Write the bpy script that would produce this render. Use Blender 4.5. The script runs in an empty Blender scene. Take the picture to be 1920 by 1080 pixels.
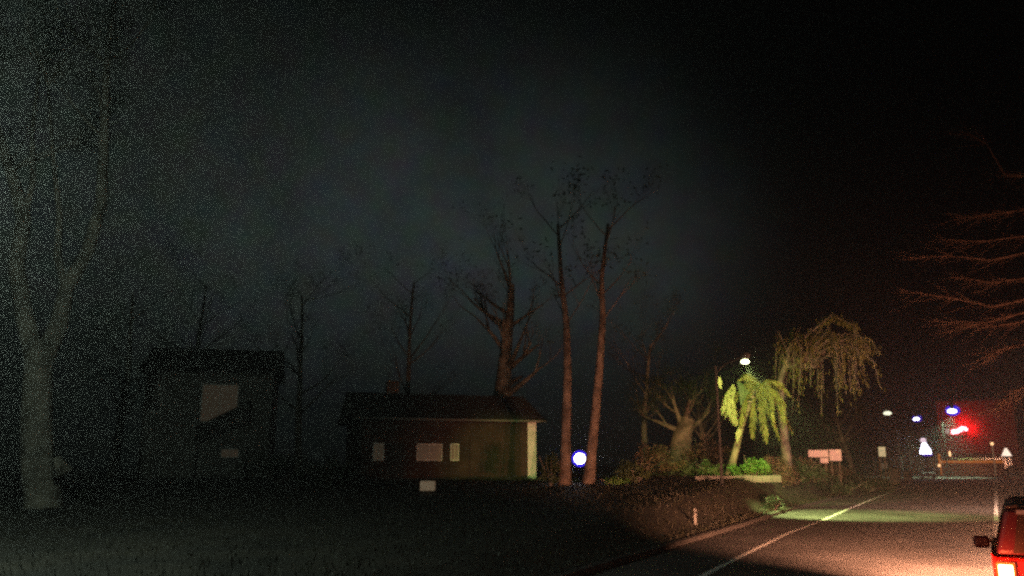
import bpy, math, random
from mathutils import Vector, Matrix, noise
R = math.radians
rnd = random.Random(7)
sc = bpy.context.scene
col = sc.collection

# ------------------------------------------------------------------ camera
F = 1500.0
YAW, PITCH, EYE = R(30.57), R(12.34), 2.25
cd = bpy.data.cameras.new("camera"); cam = bpy.data.objects.new("camera", cd); col.objects.link(cam)
cam.location = (0, 0, EYE); cam.rotation_euler = (R(90) + PITCH, 0, YAW)
cd.sensor_width = 36; cd.lens = 36 * F / 1920; cd.clip_end = 2000; cd.clip_start = .05
sc.camera = cam
sc.view_settings.view_transform = 'Standard'; sc.view_settings.look = 'None'
sc.view_settings.exposure = 0; sc.view_settings.gamma = 1; sc.view_settings.use_curve_mapping = False
cy = sc.cycles
cy.use_denoising = False; cy.use_adaptive_sampling = True
cy.adaptive_threshold = .12; cy.adaptive_min_samples = 48
cy.max_bounces = 4; cy.volume_bounces = 0; cy.diffuse_bounces = 2; cy.glossy_bounces = 2; cy.transparent_max_bounces = 8
cy.filter_width = 2.6; cy.caustics_reflective = False; cy.caustics_refractive = False
cy.sample_clamp_indirect = 1.0

CR = Matrix.Rotation(YAW, 3, 'Z') @ Matrix.Rotation(R(90) + PITCH, 3, 'X')
def ray(px, py): return CR @ Vector(((px - 960) / F, (540 - py) / F, -1))
FW = Vector((-math.sin(YAW), math.cos(YAW), 0))
def at(px, py, d):
    """world point seen at a photo pixel, d metres ahead measured along the level"""
    r = ray(px, py); return Vector((0, 0, EYE)) + r * (d / r.dot(FW))

# ------------------------------------------------------------------ night sky
w = bpy.data.worlds.new("World"); sc.world = w; w.use_nodes = True
wn, wl = w.node_tree.nodes, w.node_tree.links; wn.clear()
tc = wn.new("ShaderNodeTexCoord")
nz = wn.new("ShaderNodeTexNoise"); nz.inputs["Scale"].default_value = 2.6; nz.inputs["Detail"].default_value = 5
wl.new(tc.outputs["Generated"], nz.inputs["Vector"])
mr = wn.new("ShaderNodeMapRange"); mr.inputs[1].default_value = .3; mr.inputs[2].default_value = .7
mr.inputs[3].default_value = .55; mr.inputs[4].default_value = 1.35
wl.new(nz.outputs[0], mr.inputs[0])
def glow(px, py, rad, c, power):
    """a broad soft lobe painted into the sky for the glare veil on the glass"""
    d = ray(px, py).normalized()
    dt = wn.new("ShaderNodeVectorMath"); dt.operation = 'DOT_PRODUCT'; dt.inputs[1].default_value = d
    wl.new(tc.outputs["Generated"], dt.inputs[0])
    m = wn.new("ShaderNodeMapRange"); m.interpolation_type = 'SMOOTHSTEP'
    m.inputs[1].default_value = math.cos(R(rad)); m.inputs[2].default_value = 1
    wl.new(dt.outputs["Value"], m.inputs[0])
    pw = wn.new("ShaderNodeMath"); pw.operation = 'POWER'; pw.inputs[1].default_value = 1.7; wl.new(m.outputs[0], pw.inputs[0])
    mm = wn.new("ShaderNodeMath"); mm.operation = 'MULTIPLY'; mm.inputs[1].default_value = power
    wl.new(pw.outputs[0], mm.inputs[0])
    v = wn.new("ShaderNodeVectorMath"); v.operation = 'SCALE'; v.inputs[0].default_value = c
    wl.new(mm.outputs[0], v.inputs["Scale"]); return v
gl = [glow(330, 600, 52, (.0100, .0150, .0125), 1.0),
      glow(120, 200, 19, (.0110, .0135, .0120), .9),
      glow(840, 560, 27, (.0290, .0345, .0365), .95)]
s = gl[0]
for g_ in gl[1:]:
    a = wn.new("ShaderNodeVectorMath"); a.operation = 'ADD'
    wl.new(s.outputs[0], a.inputs[0]); wl.new(g_.outputs[0], a.inputs[1]); s = a
sm = wn.new("ShaderNodeVectorMath"); sm.operation = 'SCALE'
# the painted veil dims towards horizon and zenith; fine noise mottles its colour
sx = wn.new("ShaderNodeSeparateXYZ"); wl.new(tc.outputs["Generated"], sx.inputs[0])
el = wn.new("ShaderNodeMapRange"); el.interpolation_type = 'SMOOTHSTEP'
el.inputs[1].default_value = .0; el.inputs[2].default_value = .30; el.inputs[3].default_value = .20; el.inputs[4].default_value = 1.0
wl.new(sx.outputs[2], el.inputs[0])
eh = wn.new("ShaderNodeMapRange"); eh.interpolation_type = 'SMOOTHSTEP'
eh.inputs[1].default_value = .22; eh.inputs[2].default_value = .60; eh.inputs[3].default_value = .78; eh.inputs[4].default_value = .14
wl.new(sx.outputs[2], eh.inputs[0])
e2 = wn.new("ShaderNodeMath"); e2.operation = 'MULTIPLY'; wl.new(el.outputs[0], e2.inputs[0]); wl.new(eh.outputs[0], e2.inputs[1])
em_ = wn.new("ShaderNodeMath"); em_.operation = 'MULTIPLY'; wl.new(e2.outputs[0], em_.inputs[0]); wl.new(mr.outputs[0], em_.inputs[1])
n2 = wn.new("ShaderNodeTexNoise"); n2.inputs["Scale"].default_value = 30; n2.inputs["Detail"].default_value = 4; wl.new(tc.outputs["Generated"], n2.inputs["Vector"])
nv = wn.new("ShaderNodeVectorMath"); nv.operation = 'MULTIPLY_ADD'; nv.inputs[1].default_value = (.8, .8, .8); nv.inputs[2].default_value = (.6, .6, .6)
wl.new(n2.outputs["Color"], nv.inputs[0])
nm_ = wn.new("ShaderNodeVectorMath"); nm_.operation = 'MULTIPLY'; wl.new(s.outputs[0], nm_.inputs[0]); wl.new(nv.outputs[0], nm_.inputs[1])
wl.new(nm_.outputs[0], sm.inputs[0]); wl.new(em_.outputs[0], sm.inputs["Scale"])
ad = wn.new("ShaderNodeVectorMath"); ad.operation = 'ADD'; ad.inputs[1].default_value = (.0003, .0003, .0003)
wl.new(sm.outputs[0], ad.inputs[0])
bg = wn.new("ShaderNodeBackground"); bg.inputs["Strength"].default_value = 1.0
wl.new(ad.outputs[0], bg.inputs["Color"])
wo = wn.new("ShaderNodeOutputWorld"); wl.new(bg.outputs[0], wo.inputs["Surface"])

# ------------------------------------------------------------------ materials
def mat(name, c, c2=None, scale=3, rough=.85, bump=0, bscale=None, emit=None, es=0, metal=0, coords='Object', detail=5, tr=0):
    m = bpy.data.materials.new(name); m.use_nodes = True
    n, l = m.node_tree.nodes, m.node_tree.links
    b = n["Principled BSDF"]; b.inputs["Roughness"].default_value = rough; b.inputs["Metallic"].default_value = metal
    b.inputs["Base Color"].default_value = (*c, 1)
    if c2 is not None or bump:
        t = n.new("ShaderNodeTexCoord")
        if c2 is not None:
            z = n.new("ShaderNodeTexNoise"); z.inputs["Scale"].default_value = scale; z.inputs["Detail"].default_value = detail
            l.new(t.outputs[coords], z.inputs["Vector"])
            r = n.new("ShaderNodeValToRGB"); r.color_ramp.elements[0].position = .35; r.color_ramp.elements[1].position = .65
            r.color_ramp.elements[0].color = (*c, 1); r.color_ramp.elements[1].color = (*c2, 1)
            l.new(z.outputs[0], r.inputs[0]); l.new(r.outputs[0], b.inputs["Base Color"])
        if bump:
            z2 = n.new("ShaderNodeTexNoise"); z2.inputs["Scale"].default_value = bscale or scale * 6; z2.inputs["Detail"].default_value = 4
            l.new(t.outputs[coords], z2.inputs["Vector"])
            bp = n.new("ShaderNodeBump"); bp.inputs["Strength"].default_value = bump; bp.inputs["Distance"].default_value = .03
            l.new(z2.outputs[0], bp.inputs["Height"]); l.new(bp.outputs[0], b.inputs["Normal"])
    if emit:
        b.inputs["Emission Color"].default_value = (*emit, 1); b.inputs["Emission Strength"].default_value = es
    return m
def leafmat(name, c, c2):
    m = mat(name, c, c2, scale=.9, rough=.6)
    n, l = m.node_tree.nodes, m.node_tree.links
    b = n["Principled BSDF"]; src = b.inputs["Base Color"].links[0].from_socket
    t = n.new("ShaderNodeBsdfTranslucent"); l.new(src, t.inputs["Color"])
    mx = n.new("ShaderNodeMixShader"); mx.inputs[0].default_value = .35
    l.new(b.outputs[0], mx.inputs[1]); l.new(t.outputs[0], mx.inputs[2]); l.new(mx.outputs[0], n["Material Output"].inputs["Surface"])
    return m
M = dict(
    grass=mat("grass", (.013, .013, .009), (.034, .030, .02), scale=.5, bump=.8, bscale=14, coords='Object', detail=9),
    blades=leafmat("blades", (.018, .02, .010), (.042, .042, .02)),
    asphalt=mat("asphalt", (.036, .034, .033), (.085, .08, .078), scale=.45, rough=.8, bump=.8, bscale=25, detail=12),
    shoulder=mat("worn_asphalt", (.035, .033, .032), (.06, .055, .05), scale=1.2, bump=.6, bscale=40, detail=10),
    paint=mat("road_paint", (.55, .54, .5), (.8, .79, .76), scale=4, rough=.6, bump=.3, bscale=40),
    concrete=mat("concrete", (.07, .068, .062), (.13, .125, .115), scale=2, bump=.4),
    bark=mat("bark", (.07, .06, .05), (.2, .175, .15), scale=2.2, bump=1, bscale=9),
    palebark=mat("pale_bark", (.07, .066, .05), (.26, .24, .19), scale=1.3, bump=1, bscale=8),
    twigbark=mat("red_twig_bark", (.045, .022, .015), (.09, .05, .035), scale=2, bump=1, bscale=9),
    redbark=mat("red_brown_bark", (.06, .042, .032), (.2, .15, .12), scale=2, bump=1, bscale=9),
    leaf=leafmat("leaf", (.03, .055, .02), (.08, .11, .035)),
    darkleaf=leafmat("dark_leaf", (.02, .035, .018), (.05, .07, .035)),
    drybush=leafmat("dry_bush", (.09, .065, .04), (.18, .13, .08)),
    limeleaf=leafmat("lime_leaf", (.07, .17, .03), (.13, .27, .05)),
    frond=leafmat("frond", (.10, .10, .025), (.22, .20, .06)),
    deadfrond=leafmat("dry_frond", (.24, .24, .11), (.36, .33, .18)),
    siding=mat("brown_siding", (.032, .017, .012), (.062, .034, .024), scale=1, bump=.2),
    whitepaint=mat("white_paint", (.6, .6, .55), (.78, .78, .74), scale=1.4, rough=.6),
    greysiding=mat("grey_siding", (.14, .14, .13), (.2, .2, .18), scale=1),
    roof=mat("roof_shingle", (.035, .033, .03), (.07, .065, .06), scale=3, bump=.6),
    dark=mat("dark_metal", (.018, .018, .018), (.03, .03, .028), scale=4, rough=.8),
    wood=mat("weathered_pole_wood", (.09, .07, .05), (.18, .14, .1), scale=3, bump=.7),
    rubber=mat("rubber", (.02, .02, .02), (.03, .03, .03), scale=8, rough=.8),
    redpaint=mat("red_paint", (.42, .012, .012), (.5, .02, .015), scale=6, rough=.32),
    blackplastic=mat("black_plastic", (.025, .022, .022), (.04, .035, .035), scale=9, rough=.55),
    glass=mat("dark_glass", (.03, .025, .025), (.05, .04, .035), scale=1, rough=.12),
    carpaint=mat("dark_car_paint", (.03, .032, .04), (.04, .042, .05), scale=4, rough=.3),
    silverpaint=mat("silver_car_paint", (.3, .3, .31), (.35, .35, .36), scale=4, rough=.35),
    chrome=mat("chrome", (.6, .6, .6), (.7, .7, .7), scale=4, rough=.2, metal=1),
    brick=mat("brick", (.17, .08, .06), (.25, .13, .09), scale=4, bump=.4),
    redwall=mat("red_painted_wall", (.3, .03, .025), (.38, .05, .04), scale=2, bump=.2),
    curtain=mat("lit_curtain", (.26, .19, .13), (.34, .25, .17), scale=3, emit=(.0075, .0054, .0036), es=2.4),
    curtain2=mat("lit_blind", (.3, .22, .16), (.38, .28, .2), scale=5, emit=(.0090, .0072, .0050), es=2.0),
    pinkglow=mat("self_glow_pink_board", (.6, .42, .38), (.66, .46, .4), scale=3, emit=(.17, .085, .06), es=1.25),  # weak emission stands in for headlight falling on the boards
    paleglow=mat("self_glow_pale_board", (.6, .6, .5), (.66, .66, .55), scale=3, emit=(.21, .2, .11), es=1.4),  # likewise emission in place of light falling on the yellow board
    boxpink=mat("pale_glow_paint", (.62, .5, .42), (.72, .58, .48), scale=6, emit=(.085, .058, .034), es=1.0),  # emission put into the paint so the surface looks lit
)
def em(name, c, s):
    m = bpy.data.materials.new(name); m.use_nodes = True; n, l = m.node_tree.nodes, m.node_tree.links; n.clear()
    e = n.new("ShaderNodeEmission"); e.inputs[0].default_value = (*c, 1); e.inputs[1].default_value = s
    o = n.new("ShaderNodeOutputMaterial"); l.new(e.outputs[0], o.inputs["Surface"]); return m
M['lamp_green'] = em("lamp_yellow_green", (1, 1, .55), 10)
M['lamp_dim'] = em("lamp_dim_yellow", (1, 1, .72), 1.6)
M['lamp_white'] = em("lamp_white", (1, .97, 1), 14)
M['lamp_blue'] = em("lamp_blue_white", (.8, .78, 1), 7)
M['violet'] = em("violet_fringe", (.06, .03, 1), 1.0)  # colour fringe round bright lamps, given as a violet emission
M['violetdim'] = em("violet_fringe_dim", (.045, .015, .5), .9)
M['tail'] = em("tail_light", (1, .50, .16), 26)
M['tailglow'] = em("tail_light_bloom", (1, .16, .02), 1.6)  # orange bloom round the hot tail light, given as weak emission
M['neon'] = em("red_neon", (1, .30, .36), 9)
M['neonpale'] = em("pale_neon", (1, .72, .62), .5)
M['orange'] = em("orange_strip", (1, .25, .035), .42)
M['orangelamp'] = em("orange_lamp", (1, .55, .25), 2.5)
M['warmlamp'] = em("warm_lamp", (1, .76, .6), 1.7)

# ------------------------------------------------------------------ mesh helpers
class MB:
    def __init__(s): s.v = []; s.f = []; s.m = None
    def add(s, vs, fs):
        n = len(s.v); s.v += [tuple(v) for v in vs]; s.f += [tuple(i + n for i in f) for f in fs]; return s
    def box(s, x0, x1, y0, y1, z0, z1, mt=None):
        vs = [Vector((x, y, z)) for z in (z0, z1) for y in (y0, y1) for x in (x0, x1)]
        if mt: vs = [mt @ v for v in vs]
        return s.add(vs, [(0, 2, 3, 1), (4, 5, 7, 6), (0, 1, 5, 4), (2, 6, 7, 3), (0, 4, 6, 2), (1, 3, 7, 5)])
    def tube(s, pts, rads, n=8, cap=True):
        pts = [Vector(p) for p in pts]; vs = []; fs = []
        for i, p in enumerate(pts):
            t = (pts[min(i + 1, len(pts) - 1)] - pts[max(i - 1, 0)]).normalized()
            a = t.cross(Vector((0, 0, 1)) if abs(t.z) < .9 else Vector((1, 0, 0))).normalized(); b = t.cross(a)
            r = rads[i] if isinstance(rads, (list, tuple)) else rads
            for k in range(n):
                q = 2 * math.pi * k / n; vs.append(p + (a * math.cos(q) + b * math.sin(q)) * r)
        for i in range(len(pts) - 1):
            for k in range(n):
                k2 = (k + 1) % n; fs.append((i * n + k, i * n + k2, (i + 1) * n + k2, (i + 1) * n + k))
        if cap:
            fs.append(tuple(range(n - 1, -1, -1))); fs.append(tuple((len(pts) - 1) * n + k for k in range(n)))
        return s.add(vs, fs)
    def prism(s, poly, y0, y1, ax='y'):
        """poly of (a, z) extruded along y (or x when ax is x)"""
        n = len(poly)
        if ax == 'y': vs = [(a, y0, z) for a, z in poly] + [(a, y1, z) for a, z in poly]
        else: vs = [(y0, a, z) for a, z in poly] + [(y1, a, z) for a, z in poly]
        fs = [tuple(range(n)), tuple(range(2 * n - 1, n - 1, -1))] + [(i, (i + 1) % n, (i + 1) % n + n, i + n) for i in range(n)]
        return s.add(vs, fs)
    def ball(s, c, r, n=10, sq=(1, 1, 1)):
        c = Vector(c); vs = []; fs = []; m_ = n // 2
        for i in range(m_ + 1):
            th = math.pi * i / m_
            for k in range(n):
                ph = 2 * math.pi * k / n
                vs.append(c + Vector((math.sin(th) * math.cos(ph) * sq[0], math.sin(th) * math.sin(ph) * sq[1], math.cos(th) * sq[2])) * r)
        for i in range(m_):
            for k in range(n):
                k2 = (k + 1) % n; fs.append((i * n + k, (i + 1) * n + k, (i + 1) * n + k2, i * n + k2))
        return s.add(vs, fs)
    def leaf(s, p, d, L, W, up=None):
        d = d.normalized(); u = d.cross(up or Vector((rnd.uniform(-1, 1), rnd.uniform(-1, 1), rnd.uniform(-1, 1))))
        if u.length < 1e-4: u = Vector((1, 0, 0))
        u = u.normalized() * W * .5
        return s.add([p, p + d * L * .45 + u, p + d * L, p + d * L * .45 - u], [(0, 1, 2, 3)])
    def build(s, name, m, parent=None, smooth=False, bevel=0):
        me = bpy.data.meshes.new(name); me.from_pydata(s.v, [], s.f); me.validate(); me.update()
        o = bpy.data.objects.new(name, me); col.objects.link(o); me.materials.append(m)
        if parent: o.parent = parent
        if smooth: me.shade_smooth()
        if bevel:
            b = o.modifiers.new("bevel", 'BEVEL'); b.width = bevel; b.segments = 2; b.limit_method = 'ANGLE'
        return o
def tag(o, label=None, cat=None, group=None, kind=None):
    if label: o['label'] = label
    if cat: o['category'] = cat
    if group: o['group'] = group
    if kind: o['kind'] = kind
    return o
def thing(name, loc, label, cat, rz=0, group=None):
    o = bpy.data.objects.new(name, None); col.objects.link(o); o.location = loc; o.rotation_euler.z = rz
    o.empty_display_size = .3
    return tag(o, label, cat, group)
def copy_tree(o, parent=None):
    c = o.copy(); col.objects.link(c); c.parent = parent
    for ch in list(o.children): copy_tree(ch, c)
    return c
def light(name, kind, loc, energy, c, parent=None, size=.2, aim=None, angle=None, blend=.5):
    ld = bpy.data.lights.new(name, kind); ld.energy = energy; ld.color = c; ld.shadow_soft_size = size
    o = bpy.data.objects.new(name, ld); col.objects.link(o); o.location = loc
    if aim is not None:
        o.rotation_euler = (Vector(aim) - Vector(loc)).to_track_quat('-Z', 'Y').to_euler()
    if angle: ld.spot_size = R(angle); ld.spot_blend = blend
    if parent:
        o.parent = parent; o.matrix_parent_inverse = Matrix.Translation(parent.location).inverted() if not parent.rotation_euler.z else (Matrix.Translation(parent.location) @ Matrix.Rotation(parent.rotation_euler.z, 4, 'Z')).inverted()
    return o

# ------------------------------------------------------------------ terrain, road
def lerp(t, tab):
    if t <= tab[0][0]: return tab[0][1]
    for (a, b), (c, d) in zip(tab, tab[1:]):
        if t <= c: return b + (d - b) * (t - a) / (c - a)
    return tab[-1][1]
def sst(a, b, x):
    t = max(0, min(1, (x - a) / (b - a))); return t * t * (3 - 2 * t)
def gnd0(px, py):
    r = ray(px, py); return Vector((0, 0, EYE)) + r * (EYE / -r.z)
KP = [(1015, 1105), (1146, 1062), (1317, 1011), (1397, 987), (1474, 960), (1580, 933), (1668, 905)]
KT = [(gnd0(*p).y, gnd0(*p).x) for p in KP]
KT = [(-60, KT[0][1] + .5), (0, KT[0][1] + .2)] + KT + [(140, -16)]
def kerbx(y): return lerp(y, KT)
AT = [(0, .15), (12, .2), (20, .42), (30, .75), (38, 1.12), (60, 1.17), (85, .7), (115, .12), (140, .05)]
T0, T1 = 137.0, 160.0            # the cross street
def gz(x, y):
    s_ = kerbx(y) - .15 - x
    if y > T1: return .12 + .02 * (y - T1) * 0
    if s_ < 0: return 0 if x < 7.2 else .12
    return .12 + .30 * sst(.5, 2.2, s_) * (1 - sst(6.5, 11, s_)) * sst(38, 44, y) * (1 - sst(56, 66, y)) + lerp(y, AT) * sst(.4, 2.3, s_) + .05 * noise.noise(Vector((x * .2, y * .2, 0))) * sst(1, 6, s_)
def hit(px, py):
    r = ray(px, py); p = Vector((0, 0, EYE)); st = .1 / r.length
    for i in range(4000):
        p = p + r * st
        if p.z <= gz(p.x, p.y): return p
    return p
def on(px, d):
    p = at(px, 868, d); return Vector((p.x, p.y, gz(p.x, p.y)))
ys = [-60, -40, -20, -10] + [i * 1.5 for i in range(0, 60)] + [92, 96, 100, 105, 110, 115, 120, 125, 130, T0]
ss = [0, .3, .8, 1.3, 1.8, 2.4, 3, 3.6, 4.3, 5, 6, 7.5, 9, 11, 13, 16, 20, 25, 30, 36, 44, 55, 70, 90, 130, 200, 320, 500]
g = MB()
vs = [(kerbx(y) - .15 - s_, y, gz(kerbx(y) - .15 - s_, y)) for y in ys for s_ in ss]
n_ = len(ss)
g.add(vs, [(i * n_ + k, (i + 1) * n_ + k, (i + 1) * n_ + k + 1, i * n_ + k + 1)[::-1] for i in range(len(ys) - 1) for k in range(n_ - 1)])
g.add([(7.35, -60, .12), (500, -60, .12), (500, T0, .12), (7.35, T0, .12)], [(0, 1, 2, 3)])
g.add([(-500, T1, .12), (500, T1, .12), (500, 700, .12), (-500, 700, .12)], [(0, 1, 2, 3)])
o = g.build("ground", M['grass'], smooth=True); tag(o, kind='structure')
rd = MB(); vs = []; 
for y in ys: vs += [(kerbx(y), y, 0), (7.2, y, 0)]
rd.add(vs, [(2 * i, 2 * i + 1, 2 * i + 3, 2 * i + 2) for i in range(len(ys) - 1)])
rd.add([(-500, T0, 0), (500, T0, 0), (500, T1, 0), (-500, T1, 0)], [(0, 1, 2, 3)])
tag(rd.build("road", M['asphalt']), kind='structure')
for nm, f0 in (("kerb", lambda y: kerbx(y) - .15), ("kerb", lambda y: 7.2)):
    k = MB(); vs = []
    for y in ys:
        x = f0(y); vs += [(x, y, -.05), (x, y, .135), (x + .15, y, .12), (x + .15, y, -.05)]
    k.add(vs, [(4 * i + j, 4 * i + j + 1, 4 * i + j + 5, 4 * i + j + 4)[::-1] for i in range(len(ys) - 1) for j in range(3)])
    tag(k.build(nm, M['shoulder']), kind='structure')
# painted lines: the edge line that wanders outwards, the straight lane line
EP = [(1240, 1118), (1317, 1080), (1401, 1037.5), (1474, 1001.5), (1540, 976.7), (1590.6, 954.8), (1646, 932), (1702, 911)]
ET = [(gnd0(*p).y, gnd0(*p).x) for p in EP]; ET = [(0, ET[0][1] + .1)] + ET
def strip(name, pts, wd):
    b = MB(); vs = []
    for i, (x, y) in enumerate(pts):
        t = (Vector(pts[min(i + 1, len(pts) - 1)]) - Vector(pts[max(0, i - 1)])).normalized(); nn = Vector((-t.y, t.x)) * wd / 2
        vs += [(x + nn.x, y + nn.y, .004), (x - nn.x, y - nn.y, .004)]
    b.add(vs, [(2 * i, 2 * i + 1, 2 * i + 3, 2 * i + 2)[::-1] for i in range(len(pts) - 1)])
    return tag(b.build(name, M['paint']), kind='structure')
yy = [i * 1.0 for i in range(0, 92)]
strip("edge_line", [(lerp(y, ET), y) for y in yy], .15)
strip("lane_line", [(-.235, y) for y in (31, 60, 100, T0 - 8)], .17)
strip("stop_line", [(x, T0 + 1.5) for x in (-14, -8, 0, 6.5)], .7)
tag(MB().add([(-60, T1 - 2.2, .004), (60, T1 - 2.2, .004), (60, T1 - .4, .004), (-60, T1 - .4, .004)], [(0, 1, 2, 3)]).build("parking_strip", M['concrete']), kind='structure')

# grass: blades nobody could count
gb = MB()
for i in range(26000):
    y = rnd.uniform(6, 62); s_ = rnd.random() ** 1.6 * 26 + .15; x = kerbx(y) - .15 - s_
    h = rnd.uniform(.05, .16) * (1.5 if noise.noise(Vector((x * .4, y * .4, 3))) > .15 else 1)
    gb.leaf(Vector((x, y, gz(x, y) - .01)), Vector((rnd.uniform(-.5, .5), rnd.uniform(-.5, .5), 1)), h, .03)
tag(gb.build("grass", M['blades']), "short rough grass covering the bank beside the road", "grass", kind='stuff')

# ------------------------------------------------------------------ trees
def limb(p, d, L, r, n=6, bend=.15, up=0.0):
    pts = [Vector(p)]; d = Vector(d).normalized()
    for i in range(n):
        d = (d + Vector((rnd.uniform(-bend, bend), rnd.uniform(-bend, bend), rnd.uniform(-bend, bend) + up))).normalized()
        pts.append(pts[-1] + d * L / n)
    return pts, [r * (1 - .75 * i / n) for i in range(n + 1)], d
def branching(mb, lv, p, d, L, r, depth, spread=.7, up=.05, kids=(2, 4), tips=None, sides=6):
    pts, rs, dd = limb(p, d, L, r, 5, .13, up)
    mb.tube(pts, rs, sides if r > .05 else 4, cap=False)
    if depth == 0:
        if tips is not None: tips += pts[2:]
        return
    for k in range(rnd.randint(*kids)):
        q = rnd.uniform(.45, 1); i = min(4, int(q * 5)); pp = pts[i].lerp(pts[i + 1], q * 5 - i)
        v = Vector((rnd.uniform(-1, 1), rnd.uniform(-1, 1), rnd.uniform(-.5, .8)))
        branching(mb, lv, pp, dd + v * spread, L * rnd.uniform(.5, .75), rs[i] * .6, depth - 1, spread, up, kids, tips, sides)
def clump(lv, c, rad, n, L, W, droop=.3):
    for i in range(n):
        v = Vector((rnd.gauss(0, 1), rnd.gauss(0, 1), rnd.gauss(0, .8))).normalized() * rad * rnd.random() ** .4
        lv.leaf(c + v, Vector((rnd.uniform(-1, 1), rnd.uniform(-1, 1), rnd.uniform(-1, .6) - droop)), L * rnd.uniform(.7, 1.3), W)
def twiggy_tree(name, base, H, r, crown_r, label, bark='palebark', nl=700, group=None, first=.3, cat='tree'):
    t = thing(name, base, label, cat, group=group); tr = MB(); lv = MB(); tips = []
    pts, rs, dd = limb((0, 0, -.2), (rnd.uniform(-.08, .08), rnd.uniform(-.08, .08), 1), H * .75, r, 8, .06, .03)
    rs[0] *= 1.35; tr.tube(pts, rs, 9, cap=False)
    for i in range(13):
        q = rnd.uniform(first, 1) * 8; k = min(7, int(q)); a = i * 2.4 + rnd.random()
        branching(tr, lv, pts[k].lerp(pts[k + 1], q - k), Vector((math.cos(a), math.sin(a), rnd.uniform(.3, 1.2))), crown_r * rnd.uniform(.5, .85), rs[k] * .45, 3, .62, .05, (2, 3), tips, 5)
    for p in tips[::max(1, int(len(tips) * 3 / nl))]: clump(lv, p, .5, 3, .26, .1)
    tr.build("trunk", M[bark], t, smooth=True); lv.build("crown", M['leaf'], t); return t

# big forked tree, far left
b = hit(82, 952)
t = thing("forked_tree", b, "huge pale forked tree trunk at the far left on the dark grass", "tree")
tr = MB(); lv = MB(); tips = []
D = b.dot(FW)
def rel(px, py, d=None): return at(px, py, D if d is None else d) - b
tr.tube([rel(82, 965), rel(80, 930), rel(70, 860), rel(68, 780), rel(72, 700), rel(75, 640)], [.78, .66, .6, .57, .54, .5], 14, cap=False)
tr.tube([rel(72, 690), rel(48, 600), rel(30, 500), rel(45, 410), rel(20, 320), rel(-10, 230), rel(-60, 100)], [.42, .36, .32, .30, .24, .18, .1], 12)
tr.tube([rel(74, 690), rel(110, 610), rel(125, 540), rel(165, 470), rel(190, 380), rel(195, 260), rel(200, 120), rel(215, 0)], [.44, .36, .3, .27, .24, .2, .15, .1], 12)
tr.tube([rel(125, 545), rel(108, 480), rel(112, 400), rel(100, 300), rel(90, 160)], [.2, .17, .13, .1, .06], 8)
tr.tube([rel(45, 410), rel(62, 340), rel(60, 250), rel(75, 120)], [.16, .13, .1, .06], 8)
tr.tube([rel(100, 900), rel(120, 880), rel(105, 860)], [.3, .34, .2], 8)
for px, py in ((-10, 230), (-60, 100), (90, 160), (75, 120), (200, 120), (215, 0), (195, 260), (20, 320)):
    for k in range(3): branching(tr, lv, rel(px, py), Vector((rnd.uniform(-1, 1), rnd.uniform(-1, 1), .8)), 3, .08, 2, .8, .05, (2, 3), tips)
for p in tips: clump(lv, p, .7, 12, .22, .08)
tr.build("trunk", M['palebark'], t, smooth=True); lv.build("crown", M['darkleaf'], t)

# twin trunks around the round light
for (path, lab) in (([(1058, 910), (1060, 860), (1062, 780), (1064, 700), (1062, 610), (1052, 520), (1046, 420)], "straight reddish trunk just left of the round white floodlight"),
                    ([(1103, 908), (1108, 860), (1116, 780), (1124, 690), (1130, 600), (1128, 520), (1140, 420)], "leaning reddish trunk just right of the round white floodlight")):
    b = hit(*path[0]); D = b.dot(FW)
    t = thing("tall_tree", b, lab, "tree", group="pair of tall trunks beside the floodlight"); tr = MB(); lv = MB(); tips = []
    pts = [at(px, py, D) - b for px, py in path]; pts[0].z -= .2
    rs = [.38, .27, .24, .21, .17, .12, .08]; tr.tube(pts, rs, 12)
    for k in range(9):
        a = k * 2.4; q = pts[5].lerp(pts[6], k / 9) if k > 4 else pts[4].lerp(pts[5], k / 5)
        branching(tr, lv, q, Vector((math.cos(a), math.sin(a), .9)), 2.8, .045, 2, .8, .05, (2, 3), tips)
    for p in tips[::2]: clump(lv, p, .6, 2, .26, .1)
    tr.build("trunk", M['redbark'], t, smooth=True); lv.build("crown", M['darkleaf'], t)

# thick old stump-like trunk behind the bank (lit brown)
b = on(1268, 60); D = b.dot(FW)
t = thing("old_tree", b, "thick brown tree trunk with a spreading dark crown left of the lit palm", "tree"); tr = MB(); lv = MB(); tips = []
R_ = lambda px, py: at(px, py, D) - b
tr.tube([R_(1268, 902), R_(1270, 880), R_(1274, 850), R_(1280, 815), R_(1290, 785)], [1.05, .85, .8, .72, .5], 12, cap=False)
for (px, py, r) in ((1225, 790, .28), (1262, 760, .3), (1300, 740, .3), (1340, 770, .26)):
    branching(tr, lv, R_(1282, 812), R_(px, py) - R_(1282, 812), 2.6, r, 3, .75, .03, (2, 3), tips)
for p in tips: clump(lv, p, .5, 7, .2, .08)
tr.build("trunk", M['redbark'], t, smooth=True); lv.build("crown", M['darkleaf'], t)

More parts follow.
